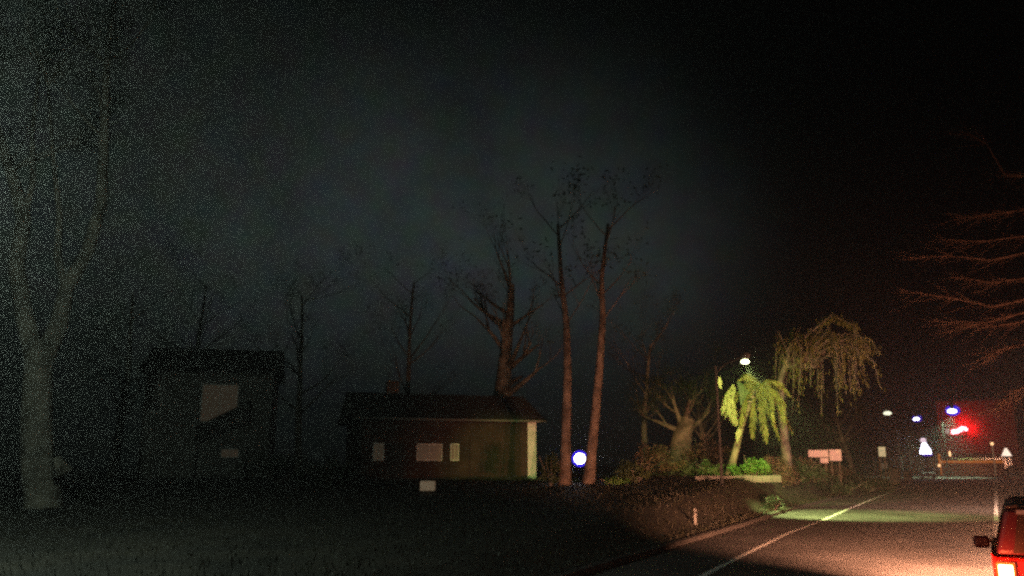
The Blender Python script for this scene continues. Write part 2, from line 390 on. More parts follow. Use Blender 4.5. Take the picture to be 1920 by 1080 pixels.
# drooping palm lit by the street lamp
b = on(1368, 44); D = b.dot(FW); PB = b.copy()
t = thing("palm_tree", b, "yellow-green drooping palm lit up under the street lamp", "palm tree")
R_ = lambda px, py, dd=0: at(px, py, D + dd) - b
tr = MB(); tr.tube([R_(1366, 897), R_(1374, 866), R_(1382, 836), R_(1390, 800), R_(1402, 762), R_(1415, 735)], [.26, .2, .17, .15, .15, .19], 10)
for k in range(16):   # leaf-scar rings
    q = k / 16 * 4.9; i = int(q); P_ = [R_(1366, 897), R_(1374, 866), R_(1382, 836), R_(1390, 800), R_(1402, 762), R_(1415, 735)]
    c = P_[i].lerp(P_[i + 1], q - i); tr.tube([c, c + Vector((0, 0, .06))], .19, 8)
tr.build("trunk", M['redbark'], t, smooth=True)
def frond(path, wid, m, n=70, name="frond", droopy=.9):
    fb = MB(); P_ = [Vector(p) for p in path]
    fb.tube(P_, [.05 * (1 - .8 * i / (len(P_) - 1)) for i in range(len(P_))], 5)
    for k in range(n):
        q = (k + .5) / n * (len(P_) - 1); i = int(q); c = P_[i].lerp(P_[i + 1], q - i); tdir = (P_[i + 1] - P_[i]).normalized()
        side = tdir.cross(Vector((0, 0, 1)));
        if side.length < .2: side = Vector((1, 0, 0))
        side.normalize(); ln = wid * math.sin(math.pi * (.12 + .8 * (k + .5) / n))
        for sg in (-1, 1):
            fb.leaf(c, side * sg * .65 + tdir * .7 + Vector((rnd.uniform(-.15, .15), rnd.uniform(-.15, .15), -droopy * rnd.uniform(.6, 1.3))), ln * rnd.uniform(.6, 1.5), .07)
    return fb.build(name, m, t)
C0 = (1415, 733)
FR = [([C0, (1408, 718), (1392, 722), (1380, 742)], -.3, .35), ([C0, (1398, 745), (1392, 775), (1388, 800)], -.6, .4),
      ([C0, (1435, 722), (1458, 735), (1474, 760)], -.5, .5), ([C0, (1430, 742), (1446, 775), (1462, 826)], -.8, .55),
      ([C0, (1425, 748), (1432, 790), (1438, 830)], -.4, .5), ([C0, (1445, 738), (1470, 775), (1486, 812)], .3, .45),
      ([C0, (1412, 755), (1410, 790), (1412, 822)], .5, .45), ([C0, (1405, 728), (1385, 735), (1372, 770)], .6, .45),
      ([C0, (1440, 726), (1465, 752), (1470, 800)], -1.2, .5), ([C0, (1425, 720), (1445, 745), (1450, 790)], -1.4, .45),
      ([C0, (1417, 712), (1405, 700), (1385, 712)], 1.4, .45), ([C0, (1437, 712), (1460, 716), (1482, 742)], 1.5, .45)]
for path, dd, wd in FR:
    frond([R_(px, py, dd * i / (len(path) - 1)) for i, (px, py) in enumerate(path)], wd, M['frond'])
# two hanging broad dry leaves in front of the trunk
def broad(mb, pa, w_):
    nn = len(pa)
    vs = []
    for i, p in enumerate(pa):
        k = w_ * math.sin(math.pi * (.1 + .86 * i / (nn - 1))); side = CR @ Vector((1, 0, 0))
        vs += [p - side * k, p + FW * -.06 * k, p + side * k]
    mb.add(vs, [(3 * i + j, 3 * i + j + 1, 3 * i + j + 4, 3 * i + j + 3) for i in range(nn - 1) for j in range(2)])
for path, wd_ in (([(1376, 722), (1364, 735), (1362, 756), (1370, 782)], .62), ([(1378, 726), (1372, 745), (1374, 768), (1379, 796)], .55), ([(1374, 722), (1360, 742), (1365, 768), (1377, 792)], .5)):
    o = frond([R_(px, py, -.7 - .05 * i) for i, (px, py) in enumerate(path)], wd_, M['deadfrond'], n=110, droopy=1.3); o['label'] = "pale dry frond hanging in the lamp light"
dl = MB(); broad(dl, [R_(1349, 706, -.4), R_(1350, 718, -.42), R_(1352, 731, -.4)], .12); dl.build("leaf", M['deadfrond'], t)  # pale strip standing in for lamplight on the pole, not a real leaf
dl = MB(); broad(dl, [R_(1388, 801, -.5), R_(1385, 812, -.5), R_(1382, 832, -.5)], .17); dl.build("leaf", M['deadfrond'], t)
dl = MB(); broad(dl, [R_(1385, 716, -.4), R_(1395, 735, -.42), R_(1390, 760, -.4)], .28); dl.build("leaf", M['leaf'], t)

def bush(px, py, w_, h_, label, m='leaf', L=.16, n=1500, dpt=None, wood=True, group=None):
    b = hit(px, py) if dpt is None else on(px, dpt)
    t = thing("bush", b, label, "bush", group=group); lv = MB(); st = MB()
    for i in range(9):
        a = rnd.uniform(0, 6.28); e = Vector((math.cos(a) * w_ * .4, math.sin(a) * w_ * .35, h_ * rnd.uniform(.5, .9)))
        pts, rs, _ = limb((0, 0, -.05), e, e.length, .035, 4, .12); st.tube(pts, rs, 5)
    nc = 20
    for i in range(nc):
        a = rnd.uniform(0, 6.28); q = math.sqrt(rnd.random()); z = rnd.uniform(.12, .85) * h_ * (1 - .45 * q)
        clump(lv, Vector((math.cos(a) * q * w_ * .45, math.sin(a) * q * w_ * .4, z)), min(w_, h_) * .22, n // nc, L, L * .45, .1)
    st.build("stem", M['bark'], t); lv.build("foliage", M[m], t); return t
ed_ = thing("garden_edging", on(1370, 42.2), "long low pale garden edging in front of the lime-green bush and palm", "edging", YAW + R(4))
for k in range(9):
    MB().box(-1.9 + k * .5, -1.9 + k * .5 + .485, -.08, .08, -.2, .13 + .012 * (k % 3)).build("edging_stone", M['greysiding'], ed_, bevel=.015)
bush(1408, 892, 2.1, 1.25, "bright lime-green bush glowing at the foot of the lit palm", 'limeleaf', .17, 2600, dpt=43)
bush(1330, 893, 1.9, 1.0, "smaller green bush between the thick brown trunk and the lit palm", 'leaf', .15, 1400, dpt=45)
bush(1192, 906, 2.0, 1.4, "dark green bush left of the thick brown trunk", 'leaf', .18, 1300)
bush(1150, 909, 1.7, .45, "low ragged plants just right of the leaning reddish trunk", 'limeleaf', .16, 700)
bush(1033, 912, .9, 1.9, "narrow dark green shrub between the white house corner and the straight trunk", 'leaf', .18, 900)
bush(1446, 925, .8, .8, "dim green shrub on the bank right of the lime-green bush", 'darkleaf', .16, 1000, dpt=38)
for (px, d_, w_, h_, lab) in ((1225, 52, 3.2, 2.6, "tall brownish shrub left of the thick brown trunk"), (1322, 54, 3.0, 2.9, "tall brownish shrub right of the thick brown trunk"), (1272, 50, 2.6, 1.2, "low brownish shrub in front of the thick brown trunk")):
    bush(px, 0, w_, h_, lab, 'drybush', .2, 1500, dpt=d_)
for i, (px, d_, w_, h_, lab) in enumerate(((1490, 50, 4.2, 1.7, "dark shrub below the left end of the pink board"), (1560, 56, 5.5, 1.6, "dark shrub below the pink boards' right half"),
                         (1625, 66, 4.6, 2.0, "dark shrub left of the pale yellow board near the road"), (120, 36, 2.6, 1.4, "dark shrub at the foot of the huge forked tree"), (520, 47, 5.2, 2.4, "dark rounded shrub in front of the two-storey house"),
                         (620, 45, 3.6, 1.9, "dark shrub right of the two-storey house"))):
    bush(px, 0, w_, h_, lab, 'darkleaf', .2, 1500, dpt=d_)

# low hedge between the verge and the road, under the boards
hg = thing("hedge", (kerbx(52) - 2.0, 52, .1), "long low dark hedge along the verge below the pink boards", "hedge")
lv = MB(); st = MB()
for i in range(13000):
    y = rnd.uniform(47, 82); u = rnd.random(); x = kerbx(y) - 2.0 + rnd.uniform(-.55, .55) ; z = gz(x, y) + rnd.uniform(.05, .95) + .3 * noise.noise(Vector((y * .35, 1, 0))) + .1
    lv.leaf(Vector((x, y, z)) - hg.location, Vector((rnd.uniform(-1, 1), rnd.uniform(-1, 1), rnd.uniform(-.3, 1))), rnd.uniform(.1, .2), .08)
for i in range(70):
    y = 47.2 + i * .49; x = kerbx(y) - 2.0; p_ = Vector((x, y, gz(x, y) - .05)) - hg.location; st.tube([p_, p_ + Vector((rnd.uniform(-.2, .2), rnd.uniform(-.2, .2), .55))], [.025, .01], 4)
lv.build("foliage", M['drybush'], hg); tag(st.build("stem", M['bark'], hg), kind='stuff')

# weeping tree right of the palm
b = on(1470, 50); D = b.dot(FW)
t = thing("weeping_tree", b, "large weeping tree with arching drooping branches right of the lit palm", "tree")
R_ = lambda px, py, dd=0: at(px, py, D + dd) - b
tr = MB(); tr.tube([R_(1478, 905), R_(1474, 850), R_(1466, 780), R_(1462, 716), R_(1470, 690), R_(1482, 650), R_(1500, 610)], [.36, .28, .24, .19, .15, .12, .08], 10)
lv = MB()
for k in range(54):
    u = rnd.random(); dd = rnd.uniform(-3.4, 3.4)
    topx = 1500 + rnd.uniform(-30, 30); ex = lerp(u, [(0, 1440), (.25, 1500), (1, 1655)]); ey = lerp(u, [(0, 770), (.3, 770), (1, 745)]) + rnd.uniform(-85, 25)
    mx_ = (topx + ex) / 2 + (ex - 1500) * .25; my = 640 - rnd.uniform(0, 32) + abs(ex - 1540) * .12
    P_ = [R_(topx, 690, 0), R_(mx_, my, dd * .5), R_(ex - (ex - mx_) * .25, my + (ey - my) * .35, dd * .9), R_(ex, ey, dd)]
    if k % 3 == 0 and u > .4: P_ = [R_(1500, 640), R_(1560, 590, dd * .3), R_(1600, 610, dd * .6), R_(1625 + rnd.uniform(-20, 12), 660, dd * .8)]
    tr.tube(P_, [.06, .045, .03, .012], 4, cap=False)
    for j in range(46):
        q = rnd.uniform(.5, 2.999); i = int(q); c = P_[i].lerp(P_[i + 1], q - i)
        lv.leaf(c + Vector((rnd.gauss(0, .16), rnd.gauss(0, .16), rnd.gauss(0, .12))), Vector((rnd.uniform(-.4, .4), rnd.uniform(-.4, .4), -1)), rnd.uniform(.18, .4), .06)
tr.build("trunk", M['bark'], t, smooth=True); lv.build("crown", M['frond'], t)

# bare tree hanging in from the right edge
b = Vector((8.6, 33, .12)); t = thing("bare_tree", b, "bare reddish tree reaching thin branches in from the right edge", "tree")
tr = MB(); tr.tube([(0, 0, -.1), (.1, 0, 2), (0, .2, 4), (-.1, 0, 6.5), (.2, 0, 9), (.1, .3, 13)], [.36, .28, .25, .21, .16, .08], 10)
BR = [[(2060, 560), (1925, 585), (1850, 605), (1760, 603)], [(2060, 590), (1930, 560), (1860, 575), (1790, 560), (1715, 548)], [(2060, 570), (1935, 600), (1870, 612), (1820, 608)],
      [(2060, 510), (1940, 470), (1860, 488), (1780, 480), (1708, 484)], [(2060, 480), (1940, 440), (1850, 452), (1770, 450)], [(2060, 360), (1960, 330), (1885, 330), (1850, 270), (1820, 255)],
      [(2060, 420), (1950, 390), (1870, 400), (1800, 410)], [(2060, 640), (1960, 640), (1900, 650), (1850, 665)], [(2060, 700), (1970, 700), (1910, 730), (1880, 760)], [(2060, 540), (1940, 520), (1860, 530), (1800, 520)]]
for path in BR:
    dd = rnd.uniform(-1.5, 1.5); P_ = [at(px, py, 33 * .861 + 6 + dd * i / 3) - b for i, (px, py) in enumerate(path)]
    P_[0] = Vector((0, 0, max(1.5, P_[0].z))); nP = len(P_)
    tr.tube(P_, [.06 * (1 - .85 * i / (nP - 1)) for i in range(nP)], 6, cap=False)
    for j in range(30):
        q = rnd.uniform(.6, nP - 1.01); i = int(q); c = P_[i].lerp(P_[i + 1], q - i); dr = (P_[i + 1] - P_[i]).normalized()
        branching(tr, None, c, dr + Vector((rnd.uniform(-.4, .4), rnd.uniform(-.5, .5), rnd.uniform(-.45, .3))), rnd.uniform(.5, 1.3), .014, 2, .45, -.02, (2, 3), None, 3)
tr.build("trunk", M['twigbark'], t, smooth=True)

# background trees
for (px, d_, H, cr, lab) in ((215, 62, 19, 6, "bare twiggy tree left of the dark two-storey house"), (345, 74, 24, 7, "tall bare tree rising behind the dark two-storey house"), (560, 70, 21, 6.5, "bare twiggy tree behind the gap between the two houses"),
                             (760, 78, 25, 7, "tall bare tree rising over the left half of the brown house"), (925, 68, 22, 6, "thick-trunked bare tree rising over the brown garage door"),
                             (1210, 76, 17, 5.5, "bare tree behind the thick brown trunk"), (1330, 84, 14, 5, "bare tree far behind the lit palm"),
                             (1600, 96, 10, 4.5, "small bare tree behind the pink boards"), (1690, 128, 10, 4, "small bare tree below the yellow-white far street lamp"), (1755, 172, 9, 3.5, "small bare tree beside the red neon building")):
    twiggy_tree("bare_tree", on(px, d_) - Vector((0, 0, .1)), H, 1.05 if px == 925 else .36, cr, lab, group="bare background trees")

# ------------------------------------------------------------------ houses
def window(par, x0, x1, z0, z1, y, m, label=None):
    fr = MB(); w_ = .07
    fr.box(x0 - w_, x1 + w_, y - .06, y + .02, z0 - w_, z0).box(x0 - w_, x1 + w_, y - .06, y + .02, z1, z1 + w_)
    fr.box(x0 - w_, x0, y - .057, y + .02, z0, z1).box(x1, x1 + w_, y - .057, y + .02, z0, z1)
    f = fr.build("window", M['whitepaint'], par)
    MB().box(x0, x1, y - .01, y + .015, z0, z1).build("pane", m, f)
    mb = MB(); mb.box((x0 + x1) / 2 - .02, (x0 + x1) / 2 + .02, y - .04, y - .012, z0, z1); mb.build("glazing_bar", M['whitepaint'], f)
    if label: f['label'] = label
    return f
def clap(mb, x0, x1, y, z0, z1, step=.2):
    z = z0
    while z < z1 - 1e-3:
        e = min(z + step, z1); mb.add([(x0, y - .03, z), (x1, y - .03, z), (x1, y, e), (x0, y, e), (x0, y, z), (x1, y, z)], [(0, 1, 2, 3), (0, 4, 5, 1)]); z = e
# brown single-storey house
D = 50
L_, Rr = at(676, 900, D - .5), at(1003, 900, D + 3)
ax = (Rr - L_); ax.z = 0; LEN = ax.length; rz = math.atan2(ax.y, ax.x); zb = min(gz(L_.x, L_.y), gz(Rr.x, Rr.y)) - .3
hs = thing("brown_house", (L_.x, L_.y, zb), "low brown house with a bright white corner post behind the dark lawn", "house", rz)
HH = (at(990, 792, D + 3).z) - zb
wb = MB(); wb.box(0, LEN - .003, .03, 8, 0, HH); clap(wb, 0, LEN - .5, .03, .3, HH - .01); wb.build("wall", M['siding'], hs)
MB().box(LEN - .5, LEN + .08, -.06, .029, .3, HH).build("corner_post", M['whitepaint'], hs)['label'] = "bright white corner board lit yellow-green"
MB().box(LEN + .001, LEN + .05, .1, 8, .2, HH - .02).build("side_wall", M['greysiding'], hs)
rf = MB(); rf.prism([(-.7, HH + .001), (8.7, HH + .001), (8.7, HH + .1), (4, HH + 2.0), (-.7, HH + .1)], -.6, LEN + .6, 'x'); rr = rf.build("roof", M['roof'], hs)
for k in range(1, 18):
    pass
MB().box(2.2, 3.0, 4.6, 5.3, HH + 1.2, HH + 2.9).build("chimney", M['brick'], rr)
def hx(px, d=D + 2):     # local x on the front wall seen at pixel column
    r = ray(px, 850); o_ = Vector((0, 0, EYE)); n_v = Vector((-math.sin(rz), math.cos(rz), 0)); k = (L_ - o_).dot(n_v) / r.dot(n_v)
    p = o_ + r * k; return (p - L_).dot(ax.normalized()), p
def wz(px, py):
    r = ray(px, py); n_v = Vector((-math.sin(rz), math.cos(rz), 0)); k = (L_ - Vector((0, 0, EYE))).dot(n_v) / r.dot(n_v); return (Vector((0, 0, EYE)) + r * k).z - zb
window(hs, hx(783)[0], hx(827)[0], wz(800, 862), wz(800, 834), .0, M['curtain2'], "dimly lit wide window")
window(hs, hx(846)[0], hx(858)[0], wz(850, 862), wz(850, 834), .0, M['curtain2'], "narrow dimly lit window")
window(hs, hx(676)[0] + .8, hx(690)[0] + .9, wz(690, 862), wz(690, 832), .0, M['curtain'])
# garage door of panels
gx0, gx1 = hx(880)[0], hx(955)[0]
gd = MB().box(gx0, gx1, -.03, .0, .35, 2.75).build("garage_door", M['siding'], hs)
for i in range(4):
    for j in range(4):
        wx = (gx1 - gx0) / 4
        MB().box(gx0 + i * wx + .06, gx0 + (i + 1) * wx - .06, -.055, -.031, .4 + j * .58, .4 + j * .58 + .5).build("panel", M['siding'], gd)
dz = MB().box(hx(742)[0] - .5, hx(742)[0] + .5, -.04, .0, .35, 2.45).build("door", M['dark'], hs)
MB().ball((hx(742)[0] + .38, -.07, 1.4), .035).build("handle", M['chrome'], dz)
MB().box(-.6, LEN + .6, -.78, -.7, HH - .02, HH + .1).build("gutter", M['greysiding'], hs)

# two-storey house, far left
D2 = 56
c = at(375, 800, D2); L2, R2 = at(255, 900, D2 + 2), at(500, 900, D2 + 4)
ax2 = (R2 - L2); ax2.z = 0; LE = ax2.length; rz2 = math.atan2(ax2.y, ax2.x); zb2 = gz(L2.x, L2.y) - .3
h2 = thing("tall_house", (L2.x, L2.y, zb2), "dark two-storey house with one pale lit upstairs window", "house", rz2)
def pl(px, py):
    r = ray(px, py); n_v = Vector((-math.sin(rz2), math.cos(rz2), 0)); k = (L2 - Vector((0, 0, EYE))).dot(n_v) / r.dot(n_v)
    p = Vector((0, 0, EYE)) + r * k; return (p - L2).dot(ax2.normalized()), p.z - zb2
wb = MB(); wb.box(0, LE, .03, 8, 0, 7.9); clap(wb, 0, LE, .03, .3, 7.89, .25); wb.build("wall", M['greysiding'], h2)
rf = MB(); rf.prism([(-.5, 7.901), (8.5, 7.901), (4, 10.2)], -.5, LE + .5, 'x'); rf.build("roof", M['roof'], h2)
x0, z0 = pl(376, 790); x1, z1 = pl(447, 723)
window(h2, x0, x1, z0 + .02, z1, 0, M['curtain'], "large dim pale window cut off below by the porch roof")
xa, za = pl(262, 772); xb, zb_ = pl(302, 742); window(h2, xa + .3, xb, za, zb_, 0, M['glass'])
xa, za = pl(415, 857); xb, zb_ = pl(447, 843); window(h2, xa, xb, za, zb_, 0, M['curtain'], "low narrow greenish lit window")
# porch roof slopes up to the right in front of the window's lower corner
pr = MB(); xq, zq = pl(370, 800); xr, zr = pl(470, 752)
pr.add([(xq, -1.0, zq - .05), (xr, -1.0, zr - .15), (xr, -1.0, zr - 1.6), (xq, -1.0, zq - 1.2), (xq, 0, zq + .03), (xr, 0, zr + .05), (xr, 0, zr - 1.6), (xq, 0, zq - 1.2)],
       [(0, 3, 2, 1), (4, 5, 6, 7), (0, 1, 5, 4), (3, 7, 6, 2), (0, 4, 7, 3), (1, 2, 6, 5)]); pr.build("porch_roof", M['roof'], h2)
for x in (xq + .1, xr - .1): MB().box(x - .07, x + .07, -.95, -.81, 0, min(zq, zr) - 1.15).build("porch_post", M['greysiding'], h2)

# ------------------------------------------------------------------ round floodlight between trunks
p = at(1087, 860, 44); zg = gz(p.x, p.y)
t = thing("floodlight", (p.x, p.y, zg), "round blue-white floodlight between the two reddish trunks", "floodlight", YAW)
h = p.z - zg
MB().tube([(0, .15, -.05), (0, .15, h)], .05, 8).build("post", M['dark'], t)
MB().tube([(0, .01, h), (0, .22, h)], [.44, .2], 24).build("housing", M['dark'], t, smooth=False)
o = MB().tube([(0, -.02, h), (0, .0, h)], .43, 32).build("rim", M['violet'], t); o['label'] = "violet colour fringe built as a glowing rim"
MB().ball((0, -.03, h), .29, 24, (1, .22, .93)).build("lens", M['lamp_white'], t)

# ------------------------------------------------------------------ street lamps
def lamp(px, py, d, head, side=1, label="", arm=1.6, sz=1.0, halo=None, pole_m='dark', poleoff=None, group="lit street lamps"):
    p = at(px, py, d); bx = p.x - side * arm if poleoff is None else p.x + poleoff[0]; by = p.y if poleoff is None else p.y + poleoff[1]
    zg = gz(bx, by); t = thing("street_lamp", (bx, by, zg), label, "street lamp", group=group); lx, ly, h = p.x - bx, p.y - by, p.z - zg
    MB().tube([(0, 0, -.1), (0, 0, h * .5), (0, 0, h + .15)], [.11, .09, .06] if sz > 1 else [.08, .06, .045], 8).build("pole", M[pole_m], t)
    MB().tube([(0, 0, h - .25), (lx * .3, ly * .3, h + .12), (lx * .8, ly * .8, h + .22), (lx, ly, h + .2)], .035, 6).build("arm", M['dark'], t)
    dr = Vector((lx, ly, 0)).normalized()
    hb = MB(); q = Vector((lx, ly, h + .02 + .25 * sz)); hb.tube([q - dr * .35, q - dr * .1, q + dr * .22, q + dr * .35], [.06, .15 * sz, .17 * sz, .08], 10); hb.build("lamp_head", M['dark'], t)
    MB().ball((lx, ly, h + .02), .17 * sz, 14, (1.15, 1, .6)).build("bulb", head, t)
    if halo: MB().ball((lx + .1, ly + .35, h + .12), .30 * sz, 14, (1, .4, .8)).build("lens", halo, t)  # violet fringe round the lamp, added as a glowing ball behind the bulb
    return t, Vector((p.x, p.y, p.z))
GL = (.82, 1, .30)
t, p = lamp(1397, 679, 36, M['lamp_green'], 1, "street lamp glowing yellow-white above the lit palm", sz=.95, poleoff=(-1.9, 1.9), pole_m='dark')
light("lamp_spot", 'SPOT', p - Vector((0, 0, .2)), 13000, GL, t, .15, aim=gnd0(1572, 966), angle=64, blend=.6)
light("lamp_light", 'SPOT', p - Vector((0, 0, .2)), 8000, (.72, 1, .22), t, .16, aim=at(1415, 800, 44.5), angle=55, blend=.5)
light("lamp_light", 'SPOT', p - Vector((0, 0, .2)), 2000, (.82, 1, .30), t, .16, aim=at(1550, 700, 50), angle=50, blend=.9)
light("lamp_light", 'SPOT', p - Vector((0, 0, .2)), 4600, (.72, 1, .24), t, .16, aim=at(1010, 850, 49), angle=24, blend=.8)
lamp(1664, 775, 120, M['lamp_dim'], 1, "dim yellow-white street lamp farthest left of the far group", sz=3.0)
lamp(1718, 786, 135, M['lamp_blue'], 1, "small blue-white street lamp in the middle of the far group", sz=2.6, halo=M['violetdim'])
t, p = lamp(1785, 771, 132, M['lamp_blue'], 1, "bright blue-white street lamp above the red neon sign", sz=3.6, halo=M['violet'])
light("lamp_spot", 'SPOT', p - Vector((0, 0, .8)), 13000, (.75, 1, .6), t, .3, aim=(p.x - 3, 148, 0), angle=100, blend=.5)
# street lamp out of the picture, behind on the left: it lights the left trees and lawn
q = at(-430, 200, 13); q.z = 7.4; t = thing("street_lamp", (q.x - 1.4, q.y, gz(q.x - 1.4, q.y)), "street lamp on the left lawn outside the picture", "street lamp", group="lit street lamps"); hq = q.z - t.location.z
MB().tube([(0, 0, -.1), (0, 0, hq + .1)], [.11, .06], 8).build("pole", M['dark'], t)
MB().tube([(0, 0, hq - .2), (.5, 0, hq + .15), (1.4, 0, hq + .17)], .035, 6).build("arm", M['dark'], t)
MB().tube([(1.0, 0, hq + .13), (1.2, 0, hq + .13), (1.7, 0, hq + .13)], [.07, .16, .1], 10).build("lamp_head", M['dark'], t)
MB().ball((1.4, 0, hq), .14, 12, (1.2, 1, .6)).build("bulb", M['lamp_white'], t)
light("lamp_light", 'POINT', q - Vector((0, 0, .2)), 1900, (.8, 1, .82), t, .2)

# street lamp over the right verge, just out of the picture: it warms the lane line and the bare tree
t = thing("street_lamp", (8.2, 44, .12), "warm street lamp on the right verge outside the picture", "street lamp", group="lit street lamps")
MB().tube([(0, 0, -.1), (0, 0, 8.9)], [.11, .06], 8).build("pole", M['dark'], t)
MB().tube([(0, 0, 8.7), (-.8, 0, 9.0), (-1.7, 0, 9.05)], .035, 6).build("arm", M['dark'], t)
MB().tube([(-1.3, 0, 9.0), (-1.5, 0, 9.0), (-2.0, 0, 9.0)], [.07, .16, .1], 10).build("lamp_head", M['dark'], t)
MB().ball((-1.7, 0, 8.87), .14, 12, (1.2, 1, .6)).build("bulb", M['warmlamp'], t)
light("lamp_light", 'SPOT', (6.5, 44, 8.9), 20000, (1, .56, .38), t, .2, aim=(1.2, 52, 0), angle=112, blend=.6)

# ------------------------------------------------------------------ boards, boxes
def board(name, px0, px1, py0, py1, d, m, label, cat, posts=True, th=.06):
    a, b_ = at(px0, py1, d), at(px1, py0, d); w_ = math.hypot(b_.x - a.x, b_.y - a.y); zg = gz((a.x + b_.x) / 2, (a.y + b_.y) / 2)
    t = thing(name, ((a.x + b_.x) / 2, (a.y + b_.y) / 2, zg), label, cat, YAW)
    MB().box(-w_ / 2, w_ / 2, -th, 0, a.z - zg, b_.z - zg).build("face", m, t, bevel=.01)
    fr = MB(); q = .05; z0, z1 = a.z - zg, b_.z - zg
    fr.box(-w_ / 2 - q, w_ / 2 + q, .003, .06, z0 - q, z1 + q); fr.build("back_frame", M['dark'], t)
    if posts:
        for x in (-w_ * .35, w_ * .35): MB().box(x - .05, x + .05, .061, .15, -.1, z1).build("post", M['wood'], t)
    return t
t = board("notice_board", 1516, 1552, 844, 857, 60, M['pinkglow'], "wide pale pink self-glowing board with a drop at its right end", "sign")
a, b_ = at(1538, 868, 60), at(1552, 857, 60); rp = t.location
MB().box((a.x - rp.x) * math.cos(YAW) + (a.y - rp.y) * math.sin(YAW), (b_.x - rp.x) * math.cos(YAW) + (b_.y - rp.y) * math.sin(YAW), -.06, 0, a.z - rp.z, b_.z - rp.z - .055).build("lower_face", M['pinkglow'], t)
board("notice_board", 1556, 1576, 843, 864, 60, M['pinkglow'], "square pale pink self-glowing board at the right of the wider one", "sign")
board("yard_sign", 1648, 1659, 838, 856, 78, M['paleglow'], "small pale yellow self-glowing board standing near the road end", "sign")
# pale box on post
p = at(802, 911, 38); zg = gz(p.x, p.y); h = p.z - zg
t = thing("mailbox", (p.x, p.y, zg), "small pale pinkish box on a short post in the dark lawn", "mailbox", YAW)
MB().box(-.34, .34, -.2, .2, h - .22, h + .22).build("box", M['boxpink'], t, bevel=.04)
MB().box(-.05, .05, -.05, .05, -.1, h - .221).build("post", M['wood'], t)
p = hit(1304, 984); t = thing("marker_post", p, "thin pale marker post on the bank left of the road", "post", YAW)
MB().box(-.045, .045, -.02, .02, -.1, .52).build("post", M['greysiding'], t); MB().box(-.035, .035, -.026, -.0205, .36, .46).build("reflector", M['dark'], t)
# small roadside cabinet / bollards far off
for (px, d_, hh, lab) in ((1675, 88, 1.7, "dull yellow upright cabinet right of the pale glowing board"), (1700, 108, 1.2, "grey roadside cabinet beyond the yellow one")):
    p = on(px, d_); t = thing("utility_cabinet", p, lab, "cabinet", 0)
    MB().box(-.5, .5, -.3, .3, .05, hh).build("case", M['frond'] if hh > 1.5 else M['concrete'], t, bevel=.03)
    MB().box(-.44, -.02, -.33, -.302, .15, hh - .1).build("door", M['concrete'], t); MB().box(.02, .44, -.33, -.302, .15, hh - .1).build("door", M['concrete'], t)
    MB().box(-.56, .56, -.36, .36, hh + .001, hh + .06).build("lid", M['dark'], t)

# ------------------------------------------------------------------ far end: neon shop, wall with orange strip, cars
YB = 178.0
def aty(px, py, y):
    r = ray(px, py); return Vector((0, 0, EYE)) + r * (y / r.y)
a, b_ = aty(1768, 880, YB), aty(1900, 760, YB)
t = thing("shop", ((a.x + b_.x) / 2, YB, .12), "dark shop building with a red neon sign at the end of the road", "shop", 0)
W_ = (b_.x - a.x); hb = aty(1800, 752, YB).z - .12
MB().box(-W_ / 2, W_ / 2, 0, 12, 0, hb).build("wall", M['redwall'], t)
MB().box(-W_ / 2 - .2, W_ / 2 + .2, -.3, 12.2, hb + .001, hb + .35).build("parapet", M['dark'], t)
for i in range(5):
    x = -W_ / 2 + 1.5 + i * (W_ - 3) / 5
    f = MB().box(x, x + 2.2, -.08, -.001, .8, 3.2).build("window", M['dark'], t); MB().box(x + .1, x + 2.1, -.1, -.081, .9, 3.1).build("pane", M['glass'], f)
MB().box(-W_ / 2, W_ / 2, -1.4, -.003, 3.6, 3.8).build("awning", M['dark'], t)
# the neon lettering: a wavering run of glowing script too blurred to read
q = aty(1799, 807, YB - .6); sg = thing("neon_sign", (q.x, YB - .05, q.z), "glowing pinkish-white neon sign with a red halo on the dark shop", "sign", 0)
nb = MB(); X0, X1 = aty(1784, 807, YB).x - q.x, aty(1814, 807, YB).x - q.x; pts = []
for i in range(150):
    u = i / 149; a_ = u * 2 * math.pi * 6
    pts.append((X0 + (X1 - X0) * u + .22 * math.sin(a_), -.35, -.32 + .5 * u + .42 * math.exp(-((u - .72) / .14) ** 2) + .26 * math.cos(a_) * (1 - .5 * u)))
nb.tube(pts, .22, 6); nb.build("neon_tube", M['neon'], sg)
MB().box(X0 - .9, X1 + .3, -.1, .04, -1.0, 1.2).build("backing", M['redwall'], sg)
MB().box(X0 - 1.0, X0 - .3, -.5, -.101, -.55, .35).build("end_panel", M['neonpale'], sg)
light("neon_light", 'POINT', (q.x + 2.0, YB - 1.0, q.z + .2), 330, (1, .012, .03), sg, .4)
light("neon_light", 'POINT', (q.x + .6, YB - 1.2, q.z + 1.6), 260, (1, .012, .03), sg, .4)

a, b_ = aty(1764, 868, 166), aty(1882, 862, 166)
t = thing("low_wall", ((a.x + b_.x) / 2, 166, .12), "long low wall topped by an orange lit strip across the road end", "wall", 0); W_ = b_.x - a.x
hz = a.z - .12
MB().box(-W_ / 2, W_ / 2, 0, .4, 0, hz).build("wall", M['brick'], t); MB().box(-W_ / 2, W_ / 2, -.1, .5, hz + .001, hz + .42).build("coping", M['orange'], t)
t2 = MB().box(-W_ / 2 - .35, -W_ / 2 - .003, -.1, .5, 0, hz + 1.6); t2.build("pillar", M['orange'], t)
light("strip_light", 'POINT', ((a.x + b_.x) / 2, 163.5, 2.2), 90, (1, .35, .1), t, 1)
p = aty(1761, 873, 165); sgl = thing("bollard_lamp", (p.x, 165, .12), "tiny warm lamp at the left foot of the orange wall", "lamp", 0)
MB().tube([(0, 0, 0), (0, 0, p.z - .2)], .1, 8).build("post", M['dark'], sgl); MB().ball((0, 0, p.z - .1), .25, 10).build("bulb", M['orangelamp'], sgl)
